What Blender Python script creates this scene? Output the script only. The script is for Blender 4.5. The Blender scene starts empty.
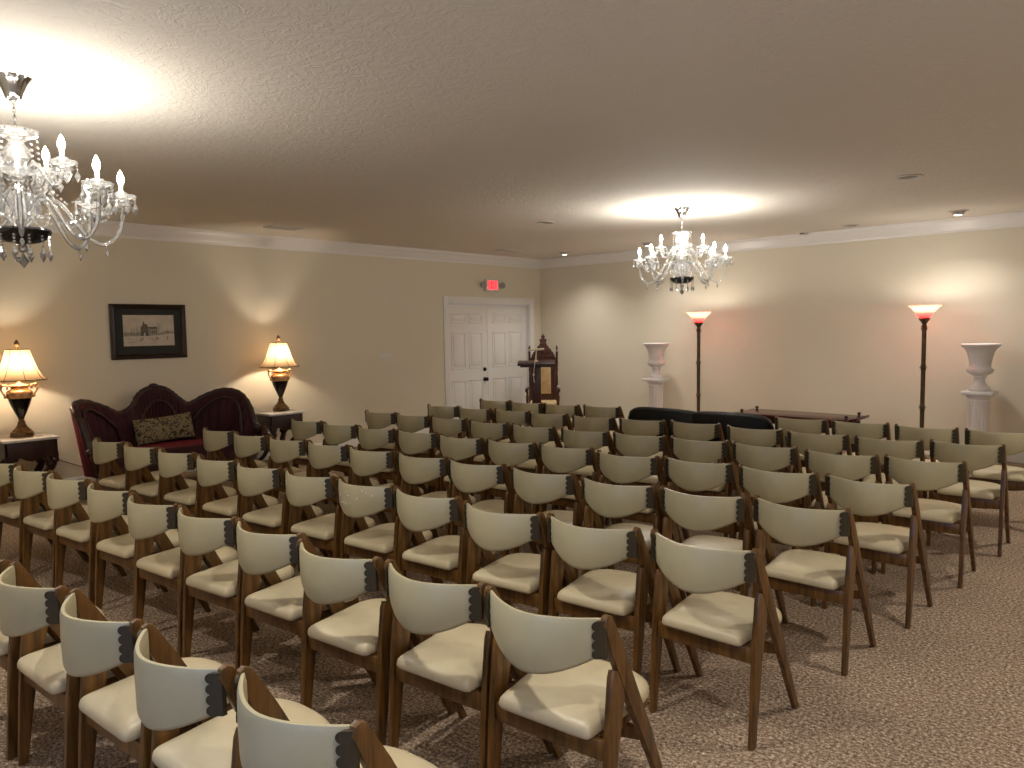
import bpy, bmesh, math, random
from mathutils import Vector, Matrix
random.seed(7)
C = bpy.context.scene.collection
PI = math.pi
sc = bpy.context.scene
sc.view_settings.view_transform = 'Standard'
sc.view_settings.look = 'None'
sc.view_settings.gamma = 1
sc.view_settings.use_curve_mapping = False
sc.view_settings.exposure = 0.85
sc.cycles.transparent_max_bounces = 32
sc.cycles.use_denoising = True
sc.cycles.sample_clamp_indirect = 6

# ------------------------------------------------------------------ materials
def lin(c):
    f = lambda v: v/12.92 if v <= .04045 else ((v+.055)/1.055)**2.4
    return tuple(f(v/255) for v in c)+(1,)

def mat(name, col, rough=.5, metal=0, bump=None, vary=None, spec=.5, **kw):
    """bump=(scale,strength,dist), vary=(scale,colour2,amount)"""
    m = bpy.data.materials.new(name); m.use_nodes = True
    nt = m.node_tree; b = nt.nodes['Principled BSDF']
    b.inputs['Base Color'].default_value = lin(col)
    b.inputs['Roughness'].default_value = rough
    b.inputs['Metallic'].default_value = metal
    b.inputs['Specular IOR Level'].default_value = spec
    for k, v in kw.items():
        b.inputs[k.replace('_', ' ')].default_value = v
    tc = nt.nodes.new('ShaderNodeTexCoord')
    if vary:
        n = nt.nodes.new('ShaderNodeTexNoise'); n.inputs['Scale'].default_value = vary[0]
        n.inputs['Detail'].default_value = 4
        nt.links.new(tc.outputs['Object'], n.inputs['Vector'])
        r = nt.nodes.new('ShaderNodeValToRGB')
        r.color_ramp.elements[0].position = .5-vary[2]; r.color_ramp.elements[0].color = lin(col)
        r.color_ramp.elements[1].position = .5+vary[2]; r.color_ramp.elements[1].color = lin(vary[1])
        nt.links.new(n.outputs['Fac'], r.inputs[0]); nt.links.new(r.outputs[0], b.inputs['Base Color'])
    if bump:
        n2 = nt.nodes.new('ShaderNodeTexNoise'); n2.inputs['Scale'].default_value = bump[0]
        n2.inputs['Detail'].default_value = 5
        nt.links.new(tc.outputs['Object'], n2.inputs['Vector'])
        bp = nt.nodes.new('ShaderNodeBump'); bp.inputs['Strength'].default_value = bump[1]
        bp.inputs['Distance'].default_value = bump[2]
        nt.links.new(n2.outputs['Fac'], bp.inputs['Height']); nt.links.new(bp.outputs[0], b.inputs['Normal'])
    return m

def wood(name, c1, c2, rough=.38, sc_=(45, 45, 4)):
    m = bpy.data.materials.new(name); m.use_nodes = True
    nt = m.node_tree; b = nt.nodes['Principled BSDF']
    tc = nt.nodes.new('ShaderNodeTexCoord'); mp = nt.nodes.new('ShaderNodeMapping')
    mp.inputs['Scale'].default_value = sc_
    n = nt.nodes.new('ShaderNodeTexNoise'); n.inputs['Scale'].default_value = 1.0
    n.inputs['Detail'].default_value = 6; n.inputs['Roughness'].default_value = .6
    r = nt.nodes.new('ShaderNodeValToRGB')
    r.color_ramp.elements[0].position = .32; r.color_ramp.elements[0].color = lin(c1)
    r.color_ramp.elements[1].position = .70; r.color_ramp.elements[1].color = lin(c2)
    nt.links.new(tc.outputs['Object'], mp.inputs[0]); nt.links.new(mp.outputs[0], n.inputs['Vector'])
    nt.links.new(n.outputs['Fac'], r.inputs[0]); nt.links.new(r.outputs[0], b.inputs['Base Color'])
    b.inputs['Roughness'].default_value = rough
    return m

def emis(name, col, s):
    m = bpy.data.materials.new(name); m.use_nodes = True
    b = m.node_tree.nodes['Principled BSDF']
    b.inputs['Base Color'].default_value = lin(col)
    b.inputs['Emission Color'].default_value = lin(col)
    b.inputs['Emission Strength'].default_value = s
    return m

def bulb_mat(name, col, s):
    m = bpy.data.materials.new(name); m.use_nodes = True
    nt = m.node_tree; nt.nodes.remove(nt.nodes['Principled BSDF']); out = nt.nodes['Material Output']
    e = nt.nodes.new('ShaderNodeEmission'); e.inputs[0].default_value = lin(col); e.inputs[1].default_value = s
    t = nt.nodes.new('ShaderNodeBsdfTransparent'); a = nt.nodes.new('ShaderNodeAddShader')
    nt.links.new(e.outputs[0], a.inputs[0]); nt.links.new(t.outputs[0], a.inputs[1]); nt.links.new(a.outputs[0], out.inputs[0])
    return m

def crystal_mat(name, tint=(255, 255, 255), body=.22, gloss=.3):
    m = bpy.data.materials.new(name); m.use_nodes = True
    nt = m.node_tree; nt.nodes.remove(nt.nodes['Principled BSDF'])
    out = nt.nodes['Material Output']
    tr = nt.nodes.new('ShaderNodeBsdfTransparent'); tr.inputs[0].default_value = lin(tint)
    gl = nt.nodes.new('ShaderNodeBsdfGlossy'); gl.inputs['Roughness'].default_value = .12
    df = nt.nodes.new('ShaderNodeBsdfTranslucent'); df.inputs[0].default_value = (.95, .93, .9, 1)
    d2 = nt.nodes.new('ShaderNodeBsdfDiffuse'); d2.inputs[0].default_value = (.95, .93, .9, 1)
    ms = nt.nodes.new('ShaderNodeMixShader'); ms.inputs[0].default_value = .5
    nt.links.new(df.outputs[0], ms.inputs[1]); nt.links.new(d2.outputs[0], ms.inputs[2])
    m1 = nt.nodes.new('ShaderNodeMixShader'); m1.inputs[0].default_value = body
    nt.links.new(tr.outputs[0], m1.inputs[1]); nt.links.new(ms.outputs[0], m1.inputs[2])
    lw = nt.nodes.new('ShaderNodeLayerWeight'); lw.inputs[0].default_value = gloss
    m2 = nt.nodes.new('ShaderNodeMixShader')
    nt.links.new(lw.outputs['Fresnel'], m2.inputs[0])
    nt.links.new(m1.outputs[0], m2.inputs[1]); nt.links.new(gl.outputs[0], m2.inputs[2])
    nt.links.new(m2.outputs[0], out.inputs[0])
    return m

def shade_mat(name, col, trans=.6, emit=0):
    m = bpy.data.materials.new(name); m.use_nodes = True
    nt = m.node_tree; nt.nodes.remove(nt.nodes['Principled BSDF'])
    out = nt.nodes['Material Output']
    t = nt.nodes.new('ShaderNodeBsdfTranslucent'); t.inputs[0].default_value = lin(col)
    d = nt.nodes.new('ShaderNodeBsdfDiffuse'); d.inputs[0].default_value = lin(col)
    ms = nt.nodes.new('ShaderNodeMixShader'); ms.inputs[0].default_value = trans
    nt.links.new(d.outputs[0], ms.inputs[1]); nt.links.new(t.outputs[0], ms.inputs[2])
    nt.links.new(ms.outputs[0], out.inputs[0])
    return m

M = {}
M['wall'] = mat('beige_wall_paint', (224, 216, 196), .75, bump=(140, .08, .002), spec=.25)
M['trim'] = mat('white_trim_paint', (236, 233, 229), .35)
M['door'] = mat('white_door_paint', (240, 237, 233), .4)
M['chalk'] = mat('white_painted_plaster', (232, 228, 226), .55, bump=(60, .1, .002))
M['chair_wood'] = wood('walnut_stained_wood', (60, 40, 14), (124, 84, 38), .33)
M['bracket'] = wood('dark_olive_wood', (38, 31, 15), (62, 50, 27), .5)
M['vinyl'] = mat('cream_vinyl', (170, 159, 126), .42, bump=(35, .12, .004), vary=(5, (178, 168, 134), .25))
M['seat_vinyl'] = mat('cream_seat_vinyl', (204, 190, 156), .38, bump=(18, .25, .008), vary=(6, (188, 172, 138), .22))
M['speck'] = mat('white_specks', (235, 235, 228), .5)
M['glide'] = mat('dark_glide', (40, 34, 28), .5)
M['mahogany'] = wood('dark_mahogany', (30, 11, 8), (64, 26, 18), .4)
M['mahogany2'] = wood('red_mahogany', (60, 22, 15), (92, 42, 28), .22)
M['throne_wood'] = wood('carved_dark_oak', (58, 32, 20), (104, 62, 40), .4)
M['velvet'] = mat('burgundy_velvet', (58, 7, 17), .8, bump=(90, .2, .002), vary=(14, (40, 4, 10), .25), Sheen_Weight=.35, Sheen_Roughness=.4, Sheen_Tint=lin((235, 60, 80)))
M['marble'] = mat('white_marble', (228, 222, 215), .2, vary=(9, (200, 192, 186), .18))
M['bronze'] = mat('antique_bronze_gold', (128, 98, 60), .4, .5, vary=(25, (78, 56, 34), .2))
M['gilt'] = mat('gilded_urn_collar', (196, 160, 112), .35, .5, vary=(25, (140, 96, 60), .2))
M['black_glaze'] = mat('black_urn_glaze', (16, 14, 13), .15)
M['shade'] = shade_mat('silk_lamp_shade', (222, 192, 150), .22)
M['shade_rib'] = mat('shade_ribbing', (120, 84, 50), .8)
M['chrome'] = mat('polished_chrome', (190, 190, 192), .12, 1)
M['dark_chrome'] = mat('smoked_mirror_bowl', (70, 70, 74), .15, 1)
M['crystal'] = crystal_mat('cut_crystal', body=.17, gloss=.4)
M['crystal_drop'] = crystal_mat('crystal_pendants', body=.2, gloss=.5)
M['candle'] = crystal_mat('glass_candle_sleeve', body=.5)
M['bulb'] = bulb_mat('glowing_flame_bulb', (255, 238, 205), 12)
M['pole'] = mat('bronze_lamp_pole', (104, 80, 52), .4, .4, vary=(20, (70, 52, 34), .2))
M['black_leather'] = mat('black_leather', (7, 7, 8), .5, spec=.3, bump=(30, .25, .006))
M['metal_can'] = mat('brushed_can_light', (205, 200, 196), .3, .6)
M['can_white'] = mat('white_can_trim', (205, 196, 186), .5)
M['can_inside'] = mat('can_baffle', (120, 108, 98), .6)
M['can_lit'] = emis('spot_bulb_face', (255, 244, 225), 14)
M['vent_dark'] = mat('vent_shadow_gap', (70, 54, 44), .8)
M['plastic'] = mat('white_plastic', (224, 220, 212), .4)
M['exit_face'] = emis('exit_sign_face', (255, 92, 100), .55)
M['exit_letters'] = emis('exit_sign_letters', (200, 4, 22), .4)
M['lamp_head'] = mat('emergency_lamp_housing', (170, 165, 155), .4)
M['lens'] = crystal_mat('clear_lamp_lens', body=.3)
M['frame'] = wood('dark_picture_frame', (26, 14, 9), (50, 28, 18), .35)
M['mat_board'] = mat('charcoal_mat_board', (52, 52, 48), .9)
M['paper'] = mat('aged_print_paper', (212, 203, 188), .9, vary=(12, (190, 180, 164), .25))
M['ink_dark'] = mat('etching_dark_ink', (86, 80, 72), .9, vary=(60, (120, 112, 100), .2))
M['ink_mid'] = mat('etching_grey_ink', (140, 132, 120), .9, vary=(60, (170, 162, 148), .2))
M['black_metal'] = mat('black_door_hardware', (22, 20, 20), .3, .6)
M['cord'] = mat('brown_lamp_cord', (96, 70, 48), .6)
M['mic'] = mat('white_microphone', (222, 208, 178), .5)
M['tan_cloth'] = mat('tan_throne_upholstery', (226, 200, 150), .8, bump=(60, .2, .003), vary=(16, (204, 174, 120), .2))
M['silver'] = mat('silver_pad', (176, 170, 162), .4, .3)

# carpet
def carpet():
    m = bpy.data.materials.new('speckled_cut_pile_carpet'); m.use_nodes = True
    nt = m.node_tree; b = nt.nodes['Principled BSDF']; tc = nt.nodes.new('ShaderNodeTexCoord')
    def noise(s, d=3, r=.6):
        n = nt.nodes.new('ShaderNodeTexNoise'); n.inputs['Scale'].default_value = s
        n.inputs['Detail'].default_value = d; n.inputs['Roughness'].default_value = r
        nt.links.new(tc.outputs['Object'], n.inputs['Vector']); return n
    n = noise(70, 4, .8); r = nt.nodes.new('ShaderNodeValToRGB'); e = r.color_ramp.elements
    e[0].position = .36; e[0].color = lin((82, 60, 44)); e[1].position = .66; e[1].color = lin((250, 232, 208))
    k = e.new(.47); k.color = lin((148, 124, 102)); k = e.new(.56); k.color = lin((186, 163, 138))
    nt.links.new(n.outputs['Fac'], r.inputs[0])
    n2 = noise(2.2); r2 = nt.nodes.new('ShaderNodeValToRGB')
    r2.color_ramp.elements[0].position = .3; r2.color_ramp.elements[0].color = (.86, .86, .86, 1)
    r2.color_ramp.elements[1].position = .7; r2.color_ramp.elements[1].color = (1, 1, 1, 1)
    nt.links.new(n2.outputs['Fac'], r2.inputs[0])
    mx = nt.nodes.new('ShaderNodeMix'); mx.data_type = 'RGBA'; mx.blend_type = 'MULTIPLY'; mx.inputs[0].default_value = 1
    nt.links.new(r.outputs[0], mx.inputs[6]); nt.links.new(r2.outputs[0], mx.inputs[7])
    nt.links.new(mx.outputs[2], b.inputs['Base Color'])
    b.inputs['Roughness'].default_value = .95; b.inputs['Specular IOR Level'].default_value = .1
    n3 = noise(110, 3, .8); bp = nt.nodes.new('ShaderNodeBump'); bp.inputs['Strength'].default_value = .7; bp.inputs['Distance'].default_value = .012
    nt.links.new(n3.outputs['Fac'], bp.inputs['Height']); nt.links.new(bp.outputs[0], b.inputs['Normal'])
    return m
M['carpet'] = carpet()

def ceiling_mat():
    m = bpy.data.materials.new('stomped_ceiling_texture'); m.use_nodes = True
    nt = m.node_tree; b = nt.nodes['Principled BSDF']; tc = nt.nodes.new('ShaderNodeTexCoord')
    b.inputs['Base Color'].default_value = lin((228, 221, 210)); b.inputs['Roughness'].default_value = .8
    b.inputs['Specular IOR Level'].default_value = .2
    mp = nt.nodes.new('ShaderNodeMapping'); nt.links.new(tc.outputs['Object'], mp.inputs[0])
    n0 = nt.nodes.new('ShaderNodeTexNoise'); n0.inputs['Scale'].default_value = 7; n0.inputs['Detail'].default_value = 2
    nt.links.new(mp.outputs[0], n0.inputs['Vector'])
    mv = nt.nodes.new('ShaderNodeMix'); mv.data_type = 'RGBA'; mv.inputs[0].default_value = .22
    nt.links.new(mp.outputs[0], mv.inputs[6]); nt.links.new(n0.outputs['Color'], mv.inputs[7])
    n = nt.nodes.new('ShaderNodeTexNoise'); n.inputs['Scale'].default_value = 24; n.inputs['Detail'].default_value = 3; n.inputs['Roughness'].default_value = .6; n.inputs['Distortion'].default_value = .9
    nt.links.new(mv.outputs[2], n.inputs['Vector'])
    r = nt.nodes.new('ShaderNodeValToRGB'); r.color_ramp.elements[0].position = .38; r.color_ramp.elements[1].position = .66
    nt.links.new(n.outputs['Fac'], r.inputs[0])
    bp = nt.nodes.new('ShaderNodeBump'); bp.inputs['Strength'].default_value = .42; bp.inputs['Distance'].default_value = .006
    nt.links.new(r.outputs[0], bp.inputs['Height']); nt.links.new(bp.outputs[0], b.inputs['Normal'])
    return m
M['ceiling'] = ceiling_mat()

def bowl_mat():
    """etched glass torchiere bowl: rose red towards the stem, amber at the lip (the glass itself is tinted so)"""
    m = bpy.data.materials.new('rose_glass_bowl'); m.use_nodes = True
    nt = m.node_tree; nt.nodes.remove(nt.nodes['Principled BSDF']); out = nt.nodes['Material Output']
    tc = nt.nodes.new('ShaderNodeTexCoord'); sp = nt.nodes.new('ShaderNodeSeparateXYZ')
    nt.links.new(tc.outputs['Object'], sp.inputs[0])
    mr = nt.nodes.new('ShaderNodeMapRange'); mr.inputs[1].default_value = 1.66; mr.inputs[2].default_value = 1.81
    nt.links.new(sp.outputs['Z'], mr.inputs[0])
    r = nt.nodes.new('ShaderNodeValToRGB')
    r.color_ramp.elements[0].color = lin((178, 8, 16)); r.color_ramp.elements[1].color = lin((240, 150, 112))
    k = r.color_ramp.elements.new(.45); k.color = lin((214, 34, 30))
    nt.links.new(mr.outputs[0], r.inputs[0])
    t = nt.nodes.new('ShaderNodeBsdfTranslucent'); g = nt.nodes.new('ShaderNodeBsdfGlossy'); g.inputs['Roughness'].default_value = .25
    nt.links.new(r.outputs[0], t.inputs[0])
    ms = nt.nodes.new('ShaderNodeMixShader'); ms.inputs[0].default_value = .08
    nt.links.new(t.outputs[0], ms.inputs[1]); nt.links.new(g.outputs[0], ms.inputs[2]); nt.links.new(ms.outputs[0], out.inputs[0])
    return m
M['rose_glass'] = bowl_mat()

def damask():
    m = bpy.data.materials.new('tan_and_black_damask'); m.use_nodes = True
    nt = m.node_tree; b = nt.nodes['Principled BSDF']; tc = nt.nodes.new('ShaderNodeTexCoord')
    n = nt.nodes.new('ShaderNodeTexNoise'); n.inputs['Scale'].default_value = 24; n.inputs['Detail'].default_value = 1.5
    n.inputs['Distortion'].default_value = 1.6
    nt.links.new(tc.outputs['Object'], n.inputs['Vector'])
    r = nt.nodes.new('ShaderNodeValToRGB'); r.color_ramp.interpolation = 'LINEAR'
    r.color_ramp.elements[0].position = .43; r.color_ramp.elements[0].color = lin((52, 44, 32))
    r.color_ramp.elements[1].position = .49; r.color_ramp.elements[1].color = lin((138, 122, 88))
    nt.links.new(n.outputs['Fac'], r.inputs[0]); nt.links.new(r.outputs[0], b.inputs['Base Color']); b.inputs['Roughness'].default_value = .8
    return m
M['damask'] = damask()

# ------------------------------------------------------------------ mesh helpers
def obj(name, bm, m, parent=None, smooth=40, loc=None, rotz=None):
    me = bpy.data.meshes.new(name)
    bmesh.ops.recalc_face_normals(bm, faces=bm.faces)
    bm.to_mesh(me); bm.free()
    if smooth:
        me.shade_smooth()
        try: me.set_sharp_from_angle(angle=math.radians(smooth))
        except Exception: pass
    if isinstance(m, (list, tuple)):
        for x in m: me.materials.append(x)
    else: me.materials.append(m)
    o = bpy.data.objects.new(name, me); C.objects.link(o)
    if parent: o.parent = parent
    if loc is not None: o.location = loc
    if rotz is not None: o.rotation_euler = (0, 0, rotz)
    return o

def B(): return bmesh.new()

def box(bm, x0, x1, y0, y1, z0, z1, bev=0, mi=0, M4=None):
    vs = [bm.verts.new((x, y, z)) for x in (x0, x1) for y in (y0, y1) for z in (z0, z1)]
    q = [(0, 1, 3, 2), (4, 6, 7, 5), (0, 4, 5, 1), (2, 3, 7, 6), (0, 2, 6, 4), (1, 5, 7, 3)]
    fs = [bm.faces.new([vs[i] for i in f]) for f in q]
    for f in fs: f.material_index = mi
    if bev:
        es = list({e for f in fs for e in f.edges})
        r = bmesh.ops.bevel(bm, geom=es, offset=bev, segments=2, affect='EDGES', profile=.5)
        nv = list({v for f in r['faces'] for v in f.verts} | {v for v in vs if v.is_valid})
    else: nv = vs
    if M4 is not None:
        bmesh.ops.transform(bm, matrix=M4, verts=nv)
    return nv

def prism(bm, pts, axis, a0, a1, bev=0, mi=0):
    """polygon pts in the plane normal to axis, extruded a0..a1. axis x: (y,z); y: (x,z); z: (x,y)"""
    def P(p, a):
        return {'x': (a, p[0], p[1]), 'y': (p[0], a, p[1]), 'z': (p[0], p[1], a)}[axis]
    v0 = [bm.verts.new(P(p, a0)) for p in pts]; v1 = [bm.verts.new(P(p, a1)) for p in pts]
    n = len(pts); fs = [bm.faces.new(v0), bm.faces.new(v1[::-1])]
    for i in range(n):
        fs.append(bm.faces.new([v0[i], v0[(i+1) % n], v1[(i+1) % n], v1[i]]))
    for f in fs: f.material_index = mi
    if bev:
        es = list({e for e in fs[0].edges} | {e for e in fs[1].edges})
        bmesh.ops.bevel(bm, geom=es, offset=bev, segments=2, affect='EDGES', profile=.5)
    return v0+v1

def lathe(bm, prof, n=32, c=(0, 0, 0), wave=None, cap=True, mi=0):
    """prof [(r,z)...]; wave=(count,amp) scallops the radius"""
    rings = []
    for (r, z) in prof:
        ring = []
        for i in range(n):
            a = 2*PI*i/n; rr = r
            if wave: rr = r*(1+wave[1]*math.cos(wave[0]*a))
            ring.append(bm.verts.new((c[0]+rr*math.cos(a), c[1]+rr*math.sin(a), c[2]+z)))
        rings.append(ring)
    for k in range(len(rings)-1):
        for i in range(n):
            f = bm.faces.new([rings[k][i], rings[k][(i+1) % n], rings[k+1][(i+1) % n], rings[k+1][i]]); f.material_index = mi
    if cap:
        for rg, (r, z) in ((rings[0], prof[0]), (rings[-1], prof[-1])):
            if r > 1e-5:
                f = bm.faces.new(rg); f.material_index = mi
    return rings

def catmull(pts, n=6, closed=False):
    P = [Vector(p) for p in pts]; out = []
    N = len(P)
    rng = N if closed else N-1
    for i in range(rng):
        if closed: a, b, c, d = P[(i-1) % N], P[i], P[(i+1) % N], P[(i+2) % N]
        else: a, b, c, d = P[max(i-1, 0)], P[i], P[i+1], P[min(i+2, N-1)]
        for k in range(n):
            t = k/n
            out.append(.5*((2*b)+(-a+c)*t+(2*a-5*b+4*c-d)*t*t+(-a+3*b-3*c+d)*t**3))
    if not closed: out.append(P[-1])
    return out

def tube(bm, pts, r, n=8, closed=False, mi=0):
    P = [Vector(p) for p in pts]; N = len(P); rings = []
    R = r if isinstance(r, (list, tuple)) else [r]*N
    up = None
    for i in range(N):
        if closed: t = P[(i+1) % N]-P[(i-1) % N]
        else: t = P[min(i+1, N-1)]-P[max(i-1, 0)]
        t.normalize()
        if up is None:
            up = Vector((0, 0, 1)) if abs(t.z) < .9 else Vector((1, 0, 0))
        u = t.cross(up)
        if u.length < 1e-6: u = t.orthogonal()
        u.normalize(); v = u.cross(t).normalized(); up = v
        rings.append([bm.verts.new(P[i]+R[i]*(math.cos(2*PI*k/n)*u+math.sin(2*PI*k/n)*v)) for k in range(n)])
    m = N if closed else N-1
    for i in range(m):
        a, b = rings[i], rings[(i+1) % N]
        for k in range(n):
            f = bm.faces.new([a[k], a[(k+1) % n], b[(k+1) % n], b[k]]); f.material_index = mi
    if not closed:
        bm.faces.new(rings[0]).material_index = mi; bm.faces.new(rings[-1]).material_index = mi

def ball(bm, c, r, u=10, v=7, s=(1, 1, 1), mi=0):
    g = bmesh.ops.create_uvsphere(bm, u_segments=u, v_segments=v, radius=r)
    bmesh.ops.transform(bm, matrix=Matrix.Translation(c) @ Matrix.Diagonal((*s, 1)), verts=g['verts'])
    for vv in g['verts']:
        for f in vv.link_faces: f.material_index = mi

def gem(bm, c, r, h, n=6):
    t = bm.verts.new((c[0], c[1], c[2]+h*.35)); b = bm.verts.new((c[0], c[1], c[2]-h*.65))
    ring = [bm.verts.new((c[0]+r*math.cos(2*PI*i/n), c[1]+r*math.sin(2*PI*i/n), c[2]-.15*h)) for i in range(n)]
    for i in range(n):
        bm.faces.new([t, ring[i], ring[(i+1) % n]]); bm.faces.new([b, ring[(i+1) % n], ring[i]])

def closed_grid(bm, rings, mi=0):
    """rings: list of closed loops of coordinates, joined and capped"""
    V = [[bm.verts.new(p) for p in r] for r in rings]; n = len(V[0])
    for a, b in zip(V, V[1:]):
        for k in range(n):
            bm.faces.new([a[k], a[(k+1) % n], b[(k+1) % n], b[k]]).material_index = mi
    bm.faces.new(V[0]).material_index = mi; bm.faces.new(V[-1][::-1]).material_index = mi

def thing(name, label, cat, loc=(0, 0, 0), rotz=0, group=None):
    o = bpy.data.objects.new(name, None); C.objects.link(o); o.empty_display_size = .1
    o.location = loc; o.rotation_euler = (0, 0, rotz); o['label'] = label; o['category'] = cat
    if group: o['group'] = group
    return o
def tag(o, label, cat, group=None):
    o['label'] = label; o['category'] = cat
    if group: o['group'] = group
    return o
def struct(name, bm, m, smooth=0):
    o = obj(name, bm, m, None, smooth); o['kind'] = 'structure'; return o
def dup(root, loc, rotz, label=None):
    def cp(o, p):
        c = o.copy(); C.objects.link(c); c.parent = p
        for ch in list(o.children): cp(ch, c)
        return c
    r = root.copy(); C.objects.link(r); r.location = loc; r.rotation_euler = (0, 0, rotz)
    for ch in list(root.children): cp(ch, r)
    if label: r['label'] = label
    return r
def lamp(name, loc, power, col, r=.02, parent=None, kind='POINT', **kw):
    l = bpy.data.lights.new(name, kind); l.energy = power; l.color = lin(col)[:3]
    if kind in ('POINT', 'SPOT'): l.shadow_soft_size = r
    for k, v in kw.items(): setattr(l, k, v)
    o = bpy.data.objects.new(name, l); C.objects.link(o); o.location = loc
    if parent: o.parent = parent
    return o

# ------------------------------------------------------------------ room  (left wall X=0, front wall Y=0)
RX, RY, H = 9.35, -11.4, 2.83
T = .12
bm = B(); box(bm, -T, RX+T, RY-T, T, -.1, 0); struct('floor', bm, M['carpet'])
bm = B(); box(bm, -T, RX+T, RY-T, T, H, H+.1); struct('ceiling', bm, M['ceiling'])
bm = B(); box(bm, 0, RX, 0, T, 0, H); struct('wall_front', bm, M['wall'])
# left wall with the double door opening
D0, D1, DZ = -2.23, -.30, 2.045
bm = B(); box(bm, -T, 0, RY, D0, 0, H); box(bm, -T, 0, D1, T, 0, H); box(bm, -T, 0, D0, D1, DZ, H)
struct('wall_left', bm, M['wall'])
bm = B(); box(bm, RX, RX+T, RY, T, 0, H); struct('wall_right', bm, M['wall'])
WX0, WX1, WZ0, WZ1 = 6.9, 8.9, .75, 2.15
bm = B()
box(bm, 0, WX0, RY-T, RY, 0, H); box(bm, WX1, RX, RY-T, RY, 0, H)
box(bm, WX0, WX1, RY-T, RY, 0, WZ0); box(bm, WX0, WX1, RY-T, RY, WZ1, H)
struct('wall_back', bm, M['wall'])
# crown moulding and skirting
CR = [(0, 2.675), (.012, 2.675), (.016, 2.70), (.03, 2.712), (.045, 2.75), (.07, 2.785), (.085, 2.80), (.088, 2.815), (.10, 2.818), (.10, 2.83), (0, 2.83)]
def run(name, prof, side):
    bm = B()
    if side == 'left': prism(bm, prof, 'y', RY, 0)
    if side == 'right': prism(bm, [(RX-a, z) for a, z in prof], 'y', RY, 0)
    if side == 'front': prism(bm, [(-a, z) for a, z in prof], 'x', 0, RX)
    if side == 'back': prism(bm, [(RY+a, z) for a, z in prof], 'x', 0, RX)
    return struct(name, bm, M['trim'], 30)
for i, s in enumerate(('left', 'front', 'right', 'back')): run('trim_%d' % (i+1), CR, s)
BB = [(0, 0), (.014, 0), (.014, .095), (.008, .115), (0, .12)]
run('baseboard_front', BB, 'front'); run('baseboard_right', BB, 'right'); run('baseboard_back', BB, 'back')
bm = B(); prism(bm, BB, 'y', RY, D0-.1); prism(bm, BB, 'y', D1+.1, 0); struct('baseboard_left', bm, M['trim'], 30)

# window behind the camera
win = bpy.data.objects.new('window_1', None); C.objects.link(win); win['kind'] = 'structure'
bm = B()
for x0, x1, z0, z1 in ((WX0-.07, WX0, WZ0-.07, WZ1+.07), (WX1, WX1+.07, WZ0-.07, WZ1+.07), (WX0, WX1, WZ1, WZ1+.07), (WX0, WX1, WZ0-.07, WZ0),
                       ((WX0+WX1)/2-.02, (WX0+WX1)/2+.02, WZ0, WZ1), (WX0, WX1, (WZ0+WZ1)/2-.02, (WZ0+WZ1)/2+.02)):
    box(bm, x0, x1, RY-.02, RY+.02, z0, z1)
o = obj('window_frame', bm, M['trim'], win, 0)
gm = crystal_mat('window_glass', body=0, gloss=.1)
bm = B(); box(bm, WX0, WX1, RY-.065, RY-.06, WZ0, WZ1); obj('window_pane', bm, gm, win, 0)
a = lamp('daylight', ((WX0+WX1)/2, RY-.35, (WZ0+WZ1)/2), 19, (150, 190, 255), kind='AREA', shape='RECTANGLE', size=1.9, size_y=1.3)
a.rotation_euler = (PI/2, 0, 0)

# ------------------------------------------------------------------ double door
dr = bpy.data.objects.new('door_1', None); C.objects.link(dr); dr['kind'] = 'structure'
bm = B()
for y0, y1, z0, z1 in ((D0-.10, D0+.01, 0, DZ+.10), (D1-.01, D1+.10, 0, DZ+.10), (D0+.01, D1-.01, DZ-.01, DZ+.10)):
    box(bm, 0, .02, y0, y1, z0, z1, .004)
box(bm, -T, .0, D0, D0+.015, 0, DZ); box(bm, -T, .0, D1-.015, D1, 0, DZ); box(bm, -T, 0, D0, D1, DZ-.015, DZ)
obj('door_frame', bm, M['trim'], dr, 30)
ym = (D0+D1)/2-.025
def door_leaf(y0, y1, name):
    bm = B(); xf = -.075
    box(bm, xf-.035, xf, y0, y1, .01, DZ-.02)
    w = y1-y0
    for c in (.12*w, .54*w):
        for z0, z1 in ((.22, .80), (.98, 1.58), (1.72, 1.88)):
            a0, a1 = y0+c, y0+c+.34*w
            # recessed moulding ring and raised field
            for k, (i0, x_) in enumerate(((0, .006), (.022, .012))):
                if k == 0:
                    for q in ((a0, a1, z0, z0+.022), (a0, a1, z1-.022, z1), (a0, a0+.022, z0, z1), (a1-.022, a1, z0, z1)):
                        box(bm, xf, xf+.007, *q, .003)
                else:
                    box(bm, xf, xf+.006, a0+.045, a1-.045, z0+.045, z1-.045, .005)
    return obj(name, bm, M['door'], dr, 30)
l1 = door_leaf(D0+.017, ym-.003, 'door_leaf'); l2 = door_leaf(ym+.003, D1-.017, 'door_leaf')
bm = B()
for z, kind in ((.955, 'dead'), (.79, 'knob')):
    yk = ym-.075
    Mx = Matrix.Translation((-.075, yk, z)) @ Matrix.Rotation(PI/2, 4, 'Y')
    b2 = B()
    if kind == 'dead': lathe(b2, [(.032, 0), (.034, .01), (.028, .02), (.0, .022)], 20)
    else: lathe(b2, [(.034, 0), (.036, .008), (.014, .014), (.013, .035), (.028, .042), (.033, .058), (.024, .072), (0, .075)], 20)
    b2.transform(Mx); obj('door_knob' if kind == 'knob' else 'door_lock', b2, M['black_metal'], l1, 40)
bm.free()

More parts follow.
